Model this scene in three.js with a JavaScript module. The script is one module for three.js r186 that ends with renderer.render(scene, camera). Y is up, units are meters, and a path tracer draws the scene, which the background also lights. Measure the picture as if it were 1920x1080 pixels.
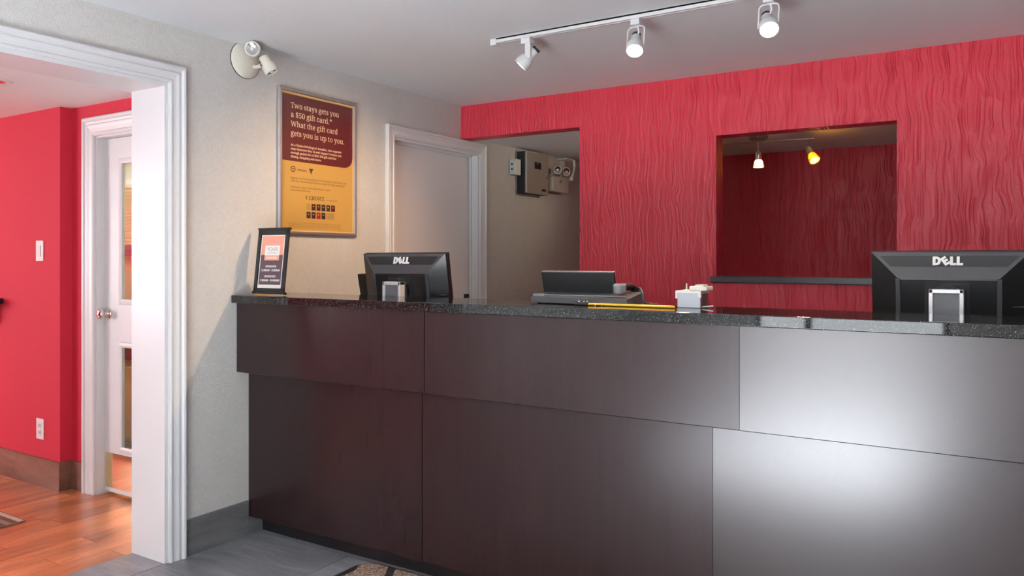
import * as THREE from 'three';
import { RoundedBoxGeometry } from 'three/addons/geometries/RoundedBoxGeometry.js';
import { mergeGeometries, toCreasedNormals } from 'three/addons/utils/BufferGeometryUtils.js';
import { TextGeometry } from 'three/addons/geometries/TextGeometry.js';
import { FontLoader } from 'three/addons/loaders/FontLoader.js';
import { RectAreaLightUniformsLib } from 'three/addons/lights/RectAreaLightUniformsLib.js';

// World: beige wall in the plane x = 0, red wall in the plane z = 0, floor y = 0, metres.
const scene = new THREE.Scene();
const renderer = new THREE.WebGLRenderer({ antialias: true });
renderer.toneMapping = THREE.LinearToneMapping;
renderer.toneMappingExposure = 1.05;
renderer.shadowMap.enabled = true;
RectAreaLightUniformsLib.init();

// ---------------------------------------------------------------- camera
const F = 1464.1;
const camera = new THREE.PerspectiveCamera(2 * Math.atan(540 / F) * 180 / Math.PI, 1920 / 1080, 0.05, 60);
camera.position.set(3.092, 1.33, 4.272);
camera.rotation.set(0, Math.atan2(920, F), 0);
camera.setViewOffset(1920, 1080, 0, 55, 1920, 1080);
scene.add(camera);

// ---------------------------------------------------------------- sky and daylight through the glazing
scene.background = new THREE.Color().setRGB(0.86, 0.93, 1.0);
scene.backgroundIntensity = 2.6;
function daylight(w, h, x, y, z, tx, ty, tz, level, color = [0.93, 0.98, 1.02]) {
  const l = new THREE.RectAreaLight(new THREE.Color().setRGB(...color), level, w, h);
  l.position.set(x, y, z); scene.add(l); l.lookAt(tx, ty, tz);
  return l;
}
const FRONT = 6.3;                                                   // inner face of the street front
daylight(0.96, 2.0, 2.22, 1.08, FRONT - 0.01, 2.22, 1.08, 0, 6.8);     // entrance door glass
daylight(0.36, 2.0, 1.5, 1.08, FRONT - 0.01, 1.5, 1.08, 0, 6.8);       // sidelight
daylight(2.3, 1.2, -4.65, 1.45, 4.99, -4.65, 1.45, 0, 15);              // side room window

// low sun through the entrance glass: falls on the lobby floor behind the viewer and is thrown up to the ceiling
const sun = new THREE.DirectionalLight(lin3(0.95, 1.0, 1.04), 400);
sun.position.set(2.5, 7.9, 13.4); sun.target.position.set(2.1, 0, 4.2); sun.castShadow = true;
Object.assign(sun.shadow.camera, { left: -9, right: 9, top: 7, bottom: -7, near: 0.5, far: 30 });
scene.add(sun, sun.target);

// ---------------------------------------------------------------- helpers
function lin3(r, g, b) { return new THREE.Color().setRGB(r, g, b); }
const taken = new Map();
function numbered(n) { const k = taken.get(n) || 0; taken.set(n, k + 1); return k ? n + '_' + String(k).padStart(3, '0') : n; }
function shade(o) { o.traverse((c) => { if (c.isMesh) { c.castShadow = true; c.receiveShadow = true; } }); return o; }
function mesh(name, g, m, parent) { const o = new THREE.Mesh(Array.isArray(g) ? merge(g) : g, m); o.name = name; parent.add(o); return shade(o); }
function merge(list) { return mergeGeometries(list.map((g) => { const q = g.index ? g.toNonIndexed() : g.clone(); for (const k of Object.keys(q.attributes)) if (!['position', 'normal', 'uv'].includes(k)) q.deleteAttribute(k); if (!q.attributes.uv) q.setAttribute('uv', new THREE.BufferAttribute(new Float32Array(q.attributes.position.count * 2), 2)); return q; })); }
function thing(name, label, category, pos = [0, 0, 0], turn = 0, group) {
  const o = new THREE.Group(); o.name = numbered(name); o.position.set(...pos); o.rotation.y = turn; scene.add(o);
  o.userData = { label, category }; if (group) o.userData.group = group; return o;
}
function single(name, g, m, label, category, group) {
  const o = mesh(numbered(name), g, m, scene); o.userData = { label, category }; if (group) o.userData.group = group; return o;
}
function struct(name, g, m, label) { const o = mesh(numbered(name), g, m, scene); o.userData = { kind: 'structure' }; if (label) o.userData.label = label; return o; }
function structGroup(name, label) { const o = new THREE.Group(); o.name = numbered(name); scene.add(o); o.userData = { kind: 'structure' }; if (label) o.userData.label = label; return o; }
// box from corner to corner
function bb(x0, x1, y0, y1, z0, z1, r = 0) {
  const w = x1 - x0, h = y1 - y0, d = z1 - z0;
  const g = r ? new RoundedBoxGeometry(w, h, d, 2, Math.min(r, w / 2.01, h / 2.01, d / 2.01)) : new THREE.BoxGeometry(w, h, d);
  g.translate((x0 + x1) / 2, (y0 + y1) / 2, (z0 + z1) / 2); return uvBox(g);
}
// uv in metres from the way each face points
function uvBox(g, du = 0, dv = 0) {
  const q = g.index ? g.toNonIndexed() : g; const p = q.attributes.position, uv = new Float32Array(p.count * 2);
  const a = new THREE.Vector3(), b = new THREE.Vector3(), c = new THREE.Vector3(), n = new THREE.Vector3();
  for (let i = 0; i < p.count; i += 3) {
    a.fromBufferAttribute(p, i); b.fromBufferAttribute(p, i + 1); c.fromBufferAttribute(p, i + 2);
    n.copy(b).sub(a).cross(c.clone().sub(a)); const nx = Math.abs(n.x), ny = Math.abs(n.y), nz = Math.abs(n.z);
    [a, b, c].forEach((v, k) => {
      let s, t; if (nx >= ny && nx >= nz) { s = v.z; t = v.y; } else if (ny >= nz) { s = v.x; t = v.z; } else { s = v.x; t = v.y; }
      uv[2 * (i + k)] = s + du; uv[2 * (i + k) + 1] = t + dv;
    });
  }
  q.setAttribute('uv', new THREE.BufferAttribute(uv, 2)); return q;
}
function rng(seed) { return () => { seed = (seed + 0x6d2b79f5) | 0; let t = Math.imul(seed ^ (seed >>> 15), 1 | seed); t = (t + Math.imul(t ^ (t >>> 7), 61 | t)) ^ t; return ((t ^ (t >>> 14)) >>> 0) / 4294967296; }; }
const rnd = rng(7);
function cyl(r0, r1, h, seg = 24) { return new THREE.CylinderGeometry(r0, r1, h, seg); }
function lathe(pts, seg = 32) { return new THREE.LatheGeometry(pts.map(([r, y]) => new THREE.Vector2(r, y)), seg); }
function tube(pts, r, seg = 32, rs = 8) { return new THREE.TubeGeometry(new THREE.CatmullRomCurve3(pts.map((p) => new THREE.Vector3(...p)), false, 'centripetal'), seg, r, rs, false); }
// a cylinder whose axis +y is turned to dir, its origin set at pos
function along(g, dir, pos) {
  const q = new THREE.Quaternion().setFromUnitVectors(new THREE.Vector3(0, 1, 0), new THREE.Vector3(...dir).normalize());
  g.applyQuaternion(q); g.translate(...pos); return g;
}
// extruded outline with holes; (a, b) in the wall plane, depth t; map puts it in place
function slab(outline, holes, t) {
  const s = new THREE.Shape(outline.map(([a, b]) => new THREE.Vector2(a, b)));
  for (const h of holes) s.holes.push(new THREE.Path(h.map(([a, b]) => new THREE.Vector2(a, b))));
  return new THREE.ExtrudeGeometry(s, { depth: t, bevelEnabled: false });
}
const rect = (a0, a1, b0, b1) => [[a0, b0], [a1, b0], [a1, b1], [a0, b1]];
function extrudeX(outline, holes, x0, x1) { const g = slab(outline.map(([z, y]) => [-z, y]), holes.map((h) => h.map(([z, y]) => [-z, y])), x1 - x0); g.rotateY(Math.PI / 2); g.translate(x0, 0, 0); return uvBox(g); }
function extrudeZ(outline, holes, z0, z1) { const g = slab(outline, holes, z1 - z0); g.translate(0, 0, z0); return uvBox(g); }
// mitred moulding: profile [[out from the opening, proud of the wall]...], between two stations of corners
function moulding(profile, s0, s1, place) {
  const pos = []; const P = (st, [o, h]) => place(st[0] + st[2] * o, st[1] + st[3] * o, h);
  const n = profile.length;
  for (let i = 0; i < n; i++) {
    const j = (i + 1) % n, a = P(s0, profile[i]), b = P(s1, profile[i]), c = P(s1, profile[j]), d = P(s0, profile[j]);
    pos.push(...a, ...b, ...c, ...a, ...c, ...d);
  }
  const cap = THREE.ShapeUtils.triangulateShape(profile.map(([o, h]) => new THREE.Vector2(o, h)), []);
  for (const t of cap) for (const st of [s0, s1]) { const q = t.map((k) => P(st, profile[k])); if (st === s1) q.reverse(); pos.push(...q[0], ...q[1], ...q[2]); }
  const g = new THREE.BufferGeometry(); g.setAttribute('position', new THREE.Float32BufferAttribute(pos, 3)); g.computeVertexNormals(); return uvBox(g);
}
function doorCasing(name, a0, a1, top, profile, place, mat, label) {
  const c = structGroup(name, label);
  mesh('casing_leg', moulding(profile, [a0, 0, -1, 0], [a0, top, -1, 1], place), mat, c);
  mesh('casing_head', moulding(profile, [a0, top, -1, 1], [a1, top, 1, 1], place), mat, c);
  mesh('casing_leg', moulding(profile, [a1, top, 1, 1], [a1, 0, 1, 0], place), mat, c);
  return c;
}

// ---------------------------------------------------------------- textures
function noiseMaker(seed) {
  const r = rng(seed), N = 256, perm = new Float32Array(N * N); for (let i = 0; i < N * N; i++) perm[i] = r();
  return (x, y, px, py) => {           // periodic value noise with px, py cells
    const xi = Math.floor(x), yi = Math.floor(y); let fx = x - xi, fy = y - yi; fx = fx * fx * (3 - 2 * fx); fy = fy * fy * (3 - 2 * fy);
    const g = (i, j) => perm[((((i % px) + px) % px) + 17 * px & 255) + N * ((((j % py) + py) % py) & 255)];
    return (g(xi, yi) * (1 - fx) + g(xi + 1, yi) * fx) * (1 - fy) + (g(xi, yi + 1) * (1 - fx) + g(xi + 1, yi + 1) * fx) * fy;
  };
}
function dataTex(w, h, fn, srgb, repeat) {
  const d = new Uint8Array(w * h * 4);
  for (let y = 0; y < h; y++) for (let x = 0; x < w; x++) { const c = fn(x / w, y / h, x, y), i = 4 * (y * w + x); d[i] = Math.max(0, Math.min(255, c[0])); d[i + 1] = Math.max(0, Math.min(255, c[1])); d[i + 2] = Math.max(0, Math.min(255, c[2])); d[i + 3] = 255; }
  const t = new THREE.DataTexture(d, w, h); t.wrapS = t.wrapT = THREE.RepeatWrapping; t.magFilter = THREE.LinearFilter; t.minFilter = THREE.LinearMipmapLinearFilter; t.generateMipmaps = true;
  if (srgb) t.colorSpace = THREE.SRGBColorSpace; if (repeat) t.repeat.set(...repeat); t.needsUpdate = true; return t;
}
const n1 = noiseMaker(11), n2 = noiseMaker(23), n3 = noiseMaker(37), n4 = noiseMaker(51);
// embossed vertical ripples of the red paper, one metre square
const rippleTex = dataTex(1024, 1024, (u, v) => {
  const warp = (n1(u * 10, v * 9, 10, 9) - 0.5) * 0.030 + (n2(u * 20, v * 22, 20, 22) - 0.5) * 0.010;
  let s = n3((u + warp) * 100, v * 7, 100, 7); s = 1 - Math.abs(2 * s - 1);
  const t = n4((u + warp) * 150, v * 12, 150, 12);
  const f = n2(u * 200, v * 90, 200, 90);
  const q = 255 * (0.66 * s + 0.26 * t + 0.08 * f); return [q, q, q];
});
const paperTex = dataTex(512, 512, (u, v) => { const q = 255 * (0.6 * n1(u * 90, v * 90, 90, 90) + 0.4 * n2(u * 200, v * 200, 200, 200)); return [q, q, q]; }, false, [3, 3]);
const paperColor = dataTex(512, 512, (u, v) => { const k = 0.94 + 0.06 * n3(u * 60, v * 60, 60, 60) + 0.04 * (n1(u * 8, v * 8, 8, 8) - 0.5); return [255 * k, 255 * k, 255 * k]; }, false, [1.5, 1.5]);
const plasterTex = dataTex(512, 512, (u, v) => { const q = 255 * (0.5 * n1(u * 24, v * 120, 24, 120) + 0.5 * n2(u * 160, v * 160, 160, 160)); return [q, q, q]; }, false, [1, 1]);
function grainTex(base, spread, seed, streak = 40) {
  const a = noiseMaker(seed), b = noiseMaker(seed + 5);
  return dataTex(512, 512, (u, v) => {
    const w = (a(u * 4, v * 6, 4, 6) - 0.5) * 0.08;
    const k = 0.5 * a(u * 3, (v + w) * streak, 3, streak) + 0.3 * b(u * 8, (v + w) * streak * 2.5, 8, Math.round(streak * 2.5)) + 0.2 * b(u * 60, v * 200, 60, 200) - 0.5;
    const m = 0.5 * (b(u * 3, v * 3, 3, 3) - 0.5);
    return base.map((c, i) => c + spread[i] * (2 * k + m));
  }, true);
}
const graniteTex = dataTex(512, 512, (u, v, x, y) => {
  const a = n1(u * 150, v * 150, 150, 150), b = n2(u * 220, v * 220, 220, 220), c = n3(u * 90, v * 90, 90, 90);
  let k = 14 + 14 * a; if (b > 0.83) k = 55 + 130 * (b - 0.83) * 5; else if (c > 0.8) k = 42; return [k, k, k * 1.02];
}, true, [3, 3]);

// ---------------------------------------------------------------- materials
const M = {};
const std = (o) => new THREE.MeshPhysicalMaterial(o);
const lin = (r, g, b) => new THREE.Color().setRGB(r, g, b);
M.red = std({ color: lin(0.58, 0.026, 0.048), roughness: 0.45, bumpMap: rippleTex, bumpScale: 0.006, name: 'embossed red paper' });
M.redPlain = std({ color: lin(0.62, 0.03, 0.06), roughness: 0.7, specularIntensity: 0.5, bumpMap: paperTex, bumpScale: 0.0008, name: 'red paint' });
M.beige = std({ color: lin(0.60, 0.58, 0.545), roughness: 0.75, map: paperColor, bumpMap: paperTex, bumpScale: 0.0014, name: 'beige wallpaper' });
M.ceiling = std({ color: lin(0.82, 0.83, 0.84), roughness: 0.85, bumpMap: plasterTex, bumpScale: 0.0006, name: 'white ceiling paint' });
M.white = std({ color: lin(0.70, 0.70, 0.70), roughness: 0.35, name: 'white gloss paint' });
M.doorGrey = std({ color: lin(0.72, 0.70, 0.71), roughness: 0.45, name: 'pale grey door paint' });
M.whitePlastic = std({ color: lin(0.80, 0.79, 0.76), roughness: 0.35, name: 'white plastic' });
M.cream = std({ color: lin(0.72, 0.68, 0.58), roughness: 0.4, name: 'cream plastic' });
M.black = std({ color: lin(0.012, 0.012, 0.013), roughness: 0.32, name: 'black plastic' });
M.blackMatte = std({ color: lin(0.015, 0.015, 0.016), roughness: 0.6, name: 'matte black' });
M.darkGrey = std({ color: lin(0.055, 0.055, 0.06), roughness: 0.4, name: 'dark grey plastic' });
M.midGrey = std({ color: lin(0.16, 0.16, 0.17), roughness: 0.4, name: 'grey plastic' });
M.silver = std({ color: lin(0.68, 0.68, 0.70), roughness: 0.3, metalness: 0.25, name: 'silver plastic' });
M.steel = std({ color: lin(0.62, 0.61, 0.60), roughness: 0.28, metalness: 1, name: 'brushed nickel' });
M.chrome = std({ color: lin(0.75, 0.74, 0.72), roughness: 0.1, metalness: 1, name: 'polished metal' });
M.brass = std({ color: lin(0.80, 0.62, 0.36), roughness: 0.12, metalness: 1, name: 'brass' });
M.frame = std({ color: lin(0.42, 0.38, 0.37), roughness: 0.32, metalness: 0.7, name: 'brushed frame metal' });
M.granite = std({ map: graniteTex, color: lin(1, 1, 1), roughness: 0.035, name: 'polished black granite' });
const lamGrain = dataTex(512, 512, (u, v) => { const k = n3(u * 40, v * 3, 40, 3) + 0.6 * n4(u * 90, v * 5, 90, 5) - 0.8, m = n1(u * 5, v * 5, 5, 5) - 0.5; return [41 + 2.4 * k + 3 * m, 26 + 1.8 * k + 2 * m, 27 + 1.8 * k + 2 * m]; }, true);
M.laminate = std({ map: lamGrain, roughness: 0.27, specularIntensity: 0.8, name: 'espresso laminate' });
M.laminateB = std({ map: lamGrain, roughness: 0.26, ior: 1.53, clearcoat: 0.3, clearcoatRoughness: 0.26, name: 'espresso laminate, glossier sheet' });
M.toe = std({ color: lin(0.012, 0.010, 0.011), roughness: 0.35, name: 'black toe kick' });
M.sill = std({ color: lin(0.035, 0.03, 0.032), roughness: 0.3, name: 'dark stained sill' });
M.lamp = std({ color: lin(1, 1, 1), emissive: lin(1, 0.86, 0.66), emissiveIntensity: 9, roughness: 0.3, name: 'lit bulb glass' });
M.glass = std({ color: lin(1, 1, 1), transmission: 1, thickness: 0, roughness: 0.02, ior: 1.5, name: 'window glass' });
M.ledgeGrey = std({ color: lin(0.2, 0.2, 0.2), roughness: 0.6, name: 'grout' });

const H = 2.356;                       // lobby ceiling
const HB = 2.16;                       // back office ceiling
const ZB = -1.98;                      // back office wall
const XR = 4.9;                        // right wall of the lobby
const T = 0.243;                       // thickness of the beige wall
const HS = 2.20;                       // side room ceiling

// ---------------------------------------------------------------- floors
{
  const f = structGroup('floor', 'grey wood-look plank tiles of the lobby');
  const tones = [[130, 130, 134], [122, 122, 127], [136, 135, 138], [126, 127, 130]].map((c, i) => std({ map: grainTex(c, [26, 26, 26], 90 + i * 7, 24), roughness: 0.34, name: 'grey plank tile' }));
  mesh('grout_bed', bb(0, XR, -0.06, -0.0035, -0.12, FRONT), std({ color: lin(0.52, 0.52, 0.52), roughness: 0.8, name: 'pale grout' }), f);
  const w = 0.26, len = 1.2, gap = 0.0032;
  for (let k = -8; k < 17; k++) {
    const z0 = 1.965 + w * k, z1 = z0 + w; if (z1 < 0 || z0 > FRONT) continue;
    const off = k === -1 ? 0.615 : (k === 0 ? 1.02 : (((k * 5) % 12 + 12) % 12) / 12 * len);
    for (let x = off - len * 2; x < XR; x += len) {
      const a = Math.max(0, x), b = Math.min(XR, x + len); if (b - a < 0.03) continue;
      const g = new THREE.BoxGeometry(b - a - gap, 0.012, Math.min(z1, FRONT) - Math.max(z0, -0.1) - gap); g.translate((a + b) / 2, -0.006, (Math.min(z1, FRONT) + Math.max(z0, -0.1)) / 2);
      mesh('plank', uvBox(g, rnd(), rnd()), tones[Math.floor(rnd() * 4)], f);
    }
  }
  const z = 2.18;
  mesh('plank', uvBox(new THREE.BoxGeometry(T - 0.008, 0.012, 0.9).translate(-T / 2, -0.006, z + 0.45), 0.3, 0.2), tones[2], f);
  mesh('plank', uvBox(new THREE.BoxGeometry(T - 0.008, 0.012, 0.618).translate(-T / 2, -0.006, z + 0.902 + 0.309), 0.6, 0.5), tones[1], f);
  mesh('threshold_bed', bb(-T, 0, -0.06, -0.0035, 2.18, 3.7), std({ color: lin(0.52, 0.52, 0.52), roughness: 0.8, name: 'pale grout' }), f);

  const s = structGroup('floor', 'warm brown wood plank floor of the side room');
  const woods = [[200, 128, 86], [192, 120, 80], [208, 134, 90], [184, 114, 76]].map((c, i) => std({ map: grainTex(c, [44, 32, 24], 130 + i * 7, 18), roughness: 0.28, name: 'brown plank' }));
  for (const m of woods) { m.map.rotation = Math.PI / 2; }
  mesh('joint_bed', bb(-6, -T, -0.06, -0.0035, 1.6, 5), std({ color: lin(0.62, 0.40, 0.26), roughness: 0.7, name: 'joint filler' }), s);
  for (let i = 0; i < 45; i++) {
    const x1 = -T + 0.004 - 0.13 * i, x0 = x1 - 0.13; if (x0 < -6) break;
    const start = 1.6 + ({ 1: 0.846, 6: 0.586 }[i] ?? rnd() * 0.9) - 0.9;
    for (let z0 = start; z0 < 5; z0 += 0.9) {
      const a = Math.max(1.6, z0), b = Math.min(5, z0 + 0.9); if (b - a < 0.03) continue;
      const g = new THREE.BoxGeometry(0.1282, 0.012, b - a - 0.003); g.translate((x0 + x1) / 2, -0.006, (a + b) / 2);
      mesh('plank', uvBox(g, rnd(), rnd()), woods[Math.floor(rnd() * 4)], s);
    }
  }
  struct('floor', bb(0, XR, -0.06, 0, ZB, -0.12), std({ color: lin(0.30, 0.28, 0.25), roughness: 0.6, name: 'grey vinyl' }), 'grey floor of the back office');
  struct('floor', bb(-3.4, -T, -0.06, 0, 0.7, 1.6), std({ color: lin(0.10, 0.08, 0.06), roughness: 0.5, name: 'dark carpet' }), 'dark floor behind the glazed door');
}

// ---------------------------------------------------------------- walls and ceilings
const LD = { z0: -0.215, z1: 0.69, top: 2.06 };       // flush door in the beige wall
const CO = { z0: 2.18, z1: 3.7, top: 2.10 };          // cased opening to the side room
struct('wall_left', extrudeX([[ZB, 0], [LD.z0, 0], [LD.z0, LD.top], [LD.z1, LD.top], [LD.z1, 0], [CO.z0, 0], [CO.z0, CO.top], [CO.z1, CO.top], [CO.z1, 0], [FRONT, 0], [FRONT, H], [ZB, H]], [], -T, 0), M.beige, 'beige textured wall with the poster');
const WO = { x0: 1.746, x1: 2.65, y0: 1.232, y1: 2.013 };
struct('wall_back', extrudeZ([[0.897, 0], [XR, 0], [XR, H], [0, H], [0, 2.137], [0.897, 2.137]], [rect(WO.x0, WO.x1, WO.y0, WO.y1)], -0.12, 0), M.red, 'red wall with embossed vertical ripples and a pass-through opening');
struct('wall_office_back', bb(0, XR, 0, HB, ZB - 0.1, ZB), M.red, 'red rippled wall at the back of the office');
struct('wall_office_right', bb(XR, XR + 0.1, 0, H, ZB, -0.12), M.beige);
struct('wall_right', bb(XR, XR + 0.1, 0, H, -0.12, FRONT), M.beige);
struct('wall_front', extrudeZ(rect(-T, XR, 0, H), [rect(1.27, 2.75, 0.02, 2.12)], FRONT, FRONT + 0.15), M.beige, 'street-side wall behind the viewer');
struct('ceiling', bb(-T, XR, H, H + 0.08, 0, FRONT), M.ceiling, 'flat white lobby ceiling');
struct('ceiling', bb(0, XR, HB, HB + 0.08, ZB, -0.12), M.ceiling, 'lower white ceiling of the back office');
// side room
struct('ceiling', bb(-6, -T, HS, HS + 0.08, 0.7, 5), M.ceiling, 'white ceiling of the side room');
struct('wall_side_room_back', extrudeZ([[-6, 0], [-1.475, 0], [-1.475, HS], [-6, HS]], [], 1.66, 1.865), M.redPlain, 'red wall with the light switch');
const GD = { x0: -1.235, x1: -0.435, top: 2.02, z: 1.795 };
struct('wall_side_room_door', extrudeZ([[-1.475, 0], [GD.x0, 0], [GD.x0, GD.top], [GD.x1, GD.top], [GD.x1, 0], [-T, 0], [-T, HS], [-1.475, HS]], [], 1.66, GD.z), M.redPlain, 'red wall around the glazed door');
struct('wall_side_room_left', bb(-6.1, -6, 0, HS, 0.7, 5), M.redPlain);
struct('wall_side_room_front', extrudeZ(rect(-6, -T, 0, HS), [rect(-5.8, -3.5, 0.85, 2.05)], 5, 5.12), M.redPlain);
struct('added_sun_blocker', bb(-6.6, -2.6, 2.16, 2.26, 5.13, 8.4), M.white, 'unseen slab added outside the side room window to block the sun');  // added out of view, keeps direct sun out of the side room
// space behind the glazed door
struct('wall_vestibule_back', bb(-3.4, -T, 0, HS, 0.6, 0.7), std({ color: lin(0.56, 0.53, 0.34), roughness: 0.8, name: 'straw yellow paint' }), 'straw yellow wall seen through the door lites');
struct('wall_added_lining', extrudeZ([[-3.4, 0], [GD.x0 - 0.02, 0], [GD.x0 - 0.02, GD.top + 0.02], [GD.x1 + 0.02, GD.top + 0.02], [GD.x1 + 0.02, 0], [-T, 0], [-T, HS], [-3.4, HS]], [], 1.648, 1.66), std({ color: lin(0.56, 0.53, 0.34), roughness: 0.8, name: 'straw yellow paint' }));  // added lining, stops the red wall backs tinting the light in here
struct('wall_vestibule_left', bb(-3.5, -3.4, 0, HS, 0.6, 1.66), std({ color: lin(0.56, 0.53, 0.34), roughness: 0.8, name: 'straw yellow paint' }));

// baseboards: grey in the lobby, brown in the side room
{
  const bs = structGroup('baseboard_left', 'grey plank baseboard under the beige wall');
  const m = std({ map: grainTex([104, 104, 104], [24, 24, 24], 171, 20), roughness: 0.4, name: 'grey plank tile' });
  mesh('board', bb(0, 0.012, 0, 0.162, 1.758, 2.104), m, bs);
  mesh('board', bb(0, 0.012, 0, 0.085, 1.678, 1.756), m, bs);
  const ms = std({ map: grainTex([120, 84, 68], [34, 28, 24], 181, 14), roughness: 0.4, name: 'brown plank tile' });
  const b2 = structGroup('baseboard_side_room', 'brown plank baseboard under the red walls');
  mesh('board', bb(-2.6, -1.4635, 0, 0.165, 1.865, 1.877), ms, b2);
  mesh('board', bb(-5.99, -2.602, 0, 0.165, 1.865, 1.877), ms, b2);
  mesh('board', bb(-1.475, -1.4635, 0, 0.165, 1.808, 1.8645), ms, b2);
  mesh('board', bb(-1.4745, -1.325, 0, 0.165, 1.795, 1.807), ms, b2);
}

// ---------------------------------------------------------------- casings and doors
const casing = [[0, 0], [0, 0.012], [0.006, 0.016], [0.012, 0.016], [0.016, 0.012], [0.03, 0.014], [0.042, 0.018], [0.047, 0.018], [0.05, 0.014], [0.058, 0.016], [0.064, 0.024], [0.073, 0.025], [0.078, 0.02], [0.078, 0]];
const onLeft = (a, b, h) => [h, b, a];
doorCasing('trim_1', CO.z0, CO.z1, CO.top, casing.map(([o, h]) => [o, h]), onLeft, M.white, 'white moulded casing of the wide opening to the side room');
{
  const j = structGroup('trim_2', 'white jamb lining of the wide opening');
  mesh('jamb', bb(-T - 0.002, 0, 0, CO.top - 0.016, CO.z0, CO.z0 + 0.016), M.white, j);
  mesh('jamb', bb(-T - 0.002, 0, 0, CO.top - 0.016, CO.z1 - 0.016, CO.z1), M.white, j);
  mesh('head_jamb', bb(-T - 0.002, 0, CO.top - 0.016, CO.top, CO.z0, CO.z1), M.white, j);
}
doorCasing('trim_3', LD.z0, LD.z1, LD.top, casing.map(([o, h]) => [o * 0.88, h]), onLeft, M.white, 'white moulded casing of the flush grey door');
{
  const j = structGroup('trim_4', 'white jamb lining of the flush grey door');
  for (const [a, b] of [[LD.z0, LD.z0 + 0.014], [LD.z1 - 0.014, LD.z1]]) mesh('jamb', bb(-T, 0, 0, LD.top - 0.014, a, b), M.white, j);
  mesh('head_jamb', bb(-T, 0, LD.top - 0.014, LD.top, LD.z0, LD.z1), M.white, j);
  mesh('door_stop', bb(-0.063, -0.05, 0, LD.top - 0.026, LD.z0 + 0.014, LD.z0 + 0.026), M.white, j);
  mesh('door_stop', bb(-0.063, -0.05, LD.top - 0.026, LD.top - 0.014, LD.z0 + 0.014, LD.z1 - 0.014), M.white, j);
  const d = structGroup('door_1', 'flush pale grey door in a white casing');
  mesh('leaf', bb(-0.105, -0.065, 0.01, LD.top - 0.018, LD.z0 + 0.018, LD.z1 - 0.018, 0.002), M.doorGrey, d);
  const k = mesh('lock_plate', bb(-0.065, -0.058, 1.015, 1.085, -0.18, -0.125, 0.003), M.blackMatte, d);
  mesh('latch_lever', [bb(-0.058, -0.03, 1.04, 1.056, -0.16, -0.146, 0.003), bb(-0.038, -0.026, 1.036, 1.06, -0.16, -0.10, 0.004)], M.steel, k);
}
const onSide = (a, b, h) => [a, b, GD.z + h];
doorCasing('trim_5', GD.x0, GD.x1, GD.top, casing.map(([o, h]) => [o * 1.36, h]), onSide, M.white, 'white moulded casing of the glazed door');
{
  const j = structGroup('trim_6', 'white jamb lining of the glazed door');
  for (const [a, b] of [[GD.x0, GD.x0 + 0.012], [GD.x1 - 0.012, GD.x1]]) mesh('jamb', bb(a, b, 0, GD.top - 0.012, 1.66, GD.z), M.white, j);
  mesh('head_jamb', bb(GD.x0, GD.x1, GD.top - 0.012, GD.top, 1.66, GD.z), M.white, j);
  const d = structGroup('door_2', 'white door with two narrow glass lites, steel knob and brass kick plate');
  const l0 = -1.062, l1 = -0.61, x0 = GD.x0 + 0.014, x1 = GD.x1 - 0.014;
  mesh('leaf', extrudeZ(rect(x0, x1, 0.018, GD.top - 0.015), [rect(l0, l1, 1.092, 1.871), rect(l0, l1, 0.27, 0.849)], 1.730, 1.75), M.white, d);
  const bead = [[-0.012, 0], [-0.012, 0.004], [0, 0.008], [0.014, 0.006], [0.018, 0]];
  for (const [y0, y1] of [[1.092, 1.871], [0.27, 0.849]]) {
    const p = mesh('pane', bb(l0 - 0.004, l1 + 0.004, y0 - 0.004, y1 + 0.004, 1.742, 1.745), M.glass, d);
    const pl = (a, b, h) => [a, b, 1.75 + h];
    mesh('glazing_bead', [moulding(bead, [l0, y0, -1, -1], [l0, y1, -1, 1], pl), moulding(bead, [l0, y1, -1, 1], [l1, y1, 1, 1], pl), moulding(bead, [l1, y1, 1, 1], [l1, y0, 1, -1], pl), moulding(bead, [l1, y0, 1, -1], [l0, y0, -1, -1], pl)], M.white, p);
  }
  mesh('kick_plate', bb(x0 + 0.012, x1 - 0.012, 0.042, 0.238, 1.75, 1.752), M.brass, d);
  const k = mesh('knob', along(lathe([[0, 0], [0.030, 0], [0.032, 0.004], [0.026, 0.010], [0.012, 0.013], [0.011, 0.03], [0.02, 0.036], [0.027, 0.046], [0.027, 0.055], [0.02, 0.063], [0, 0.066]]), [0, 0, 1], [-1.183, 1.02, 1.75]), M.chrome, d);
}
// street front: entrance door, sidelight and window, seen only as reflections in the counter
{
  const alu = std({ color: lin(0.05, 0.045, 0.045), roughness: 0.4, metalness: 0.5, name: 'dark bronze aluminium' });
  const f = structGroup('door_3', 'glass entrance door with a sidelight in dark frames');
  mesh('frame', extrudeZ(rect(1.27, 2.75, 0.02, 2.12), [rect(1.32, 1.68, 0.08, 2.08), rect(1.74, 2.70, 0.08, 2.08)], FRONT + 0.04, FRONT + 0.1), alu, f);
  mesh('pane', bb(1.315, 1.685, 0.075, 2.085, FRONT + 0.066, FRONT + 0.072), M.glass, f);
  mesh('pane', bb(1.735, 2.705, 0.075, 2.085, FRONT + 0.066, FRONT + 0.072), M.glass, f);
  const v = structGroup('window_1', 'window of the side room');
  mesh('frame', extrudeZ(rect(-5.8, -3.5, 0.85, 2.05), [rect(-5.75, -3.55, 0.9, 2.0)], 5.03, 5.09), M.white, v);
  mesh('pane', bb(-5.755, -3.545, 0.895, 2.005, 5.056, 5.062), M.glass, v);
}

// pass-through sill
struct('trim_7', bb(WO.x0 - 0.028, WO.x1 + 0.028, 1.199, 1.2325, -0.12, 0.022, 0.002), M.sill, 'dark stained sill of the pass-through opening');

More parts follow.
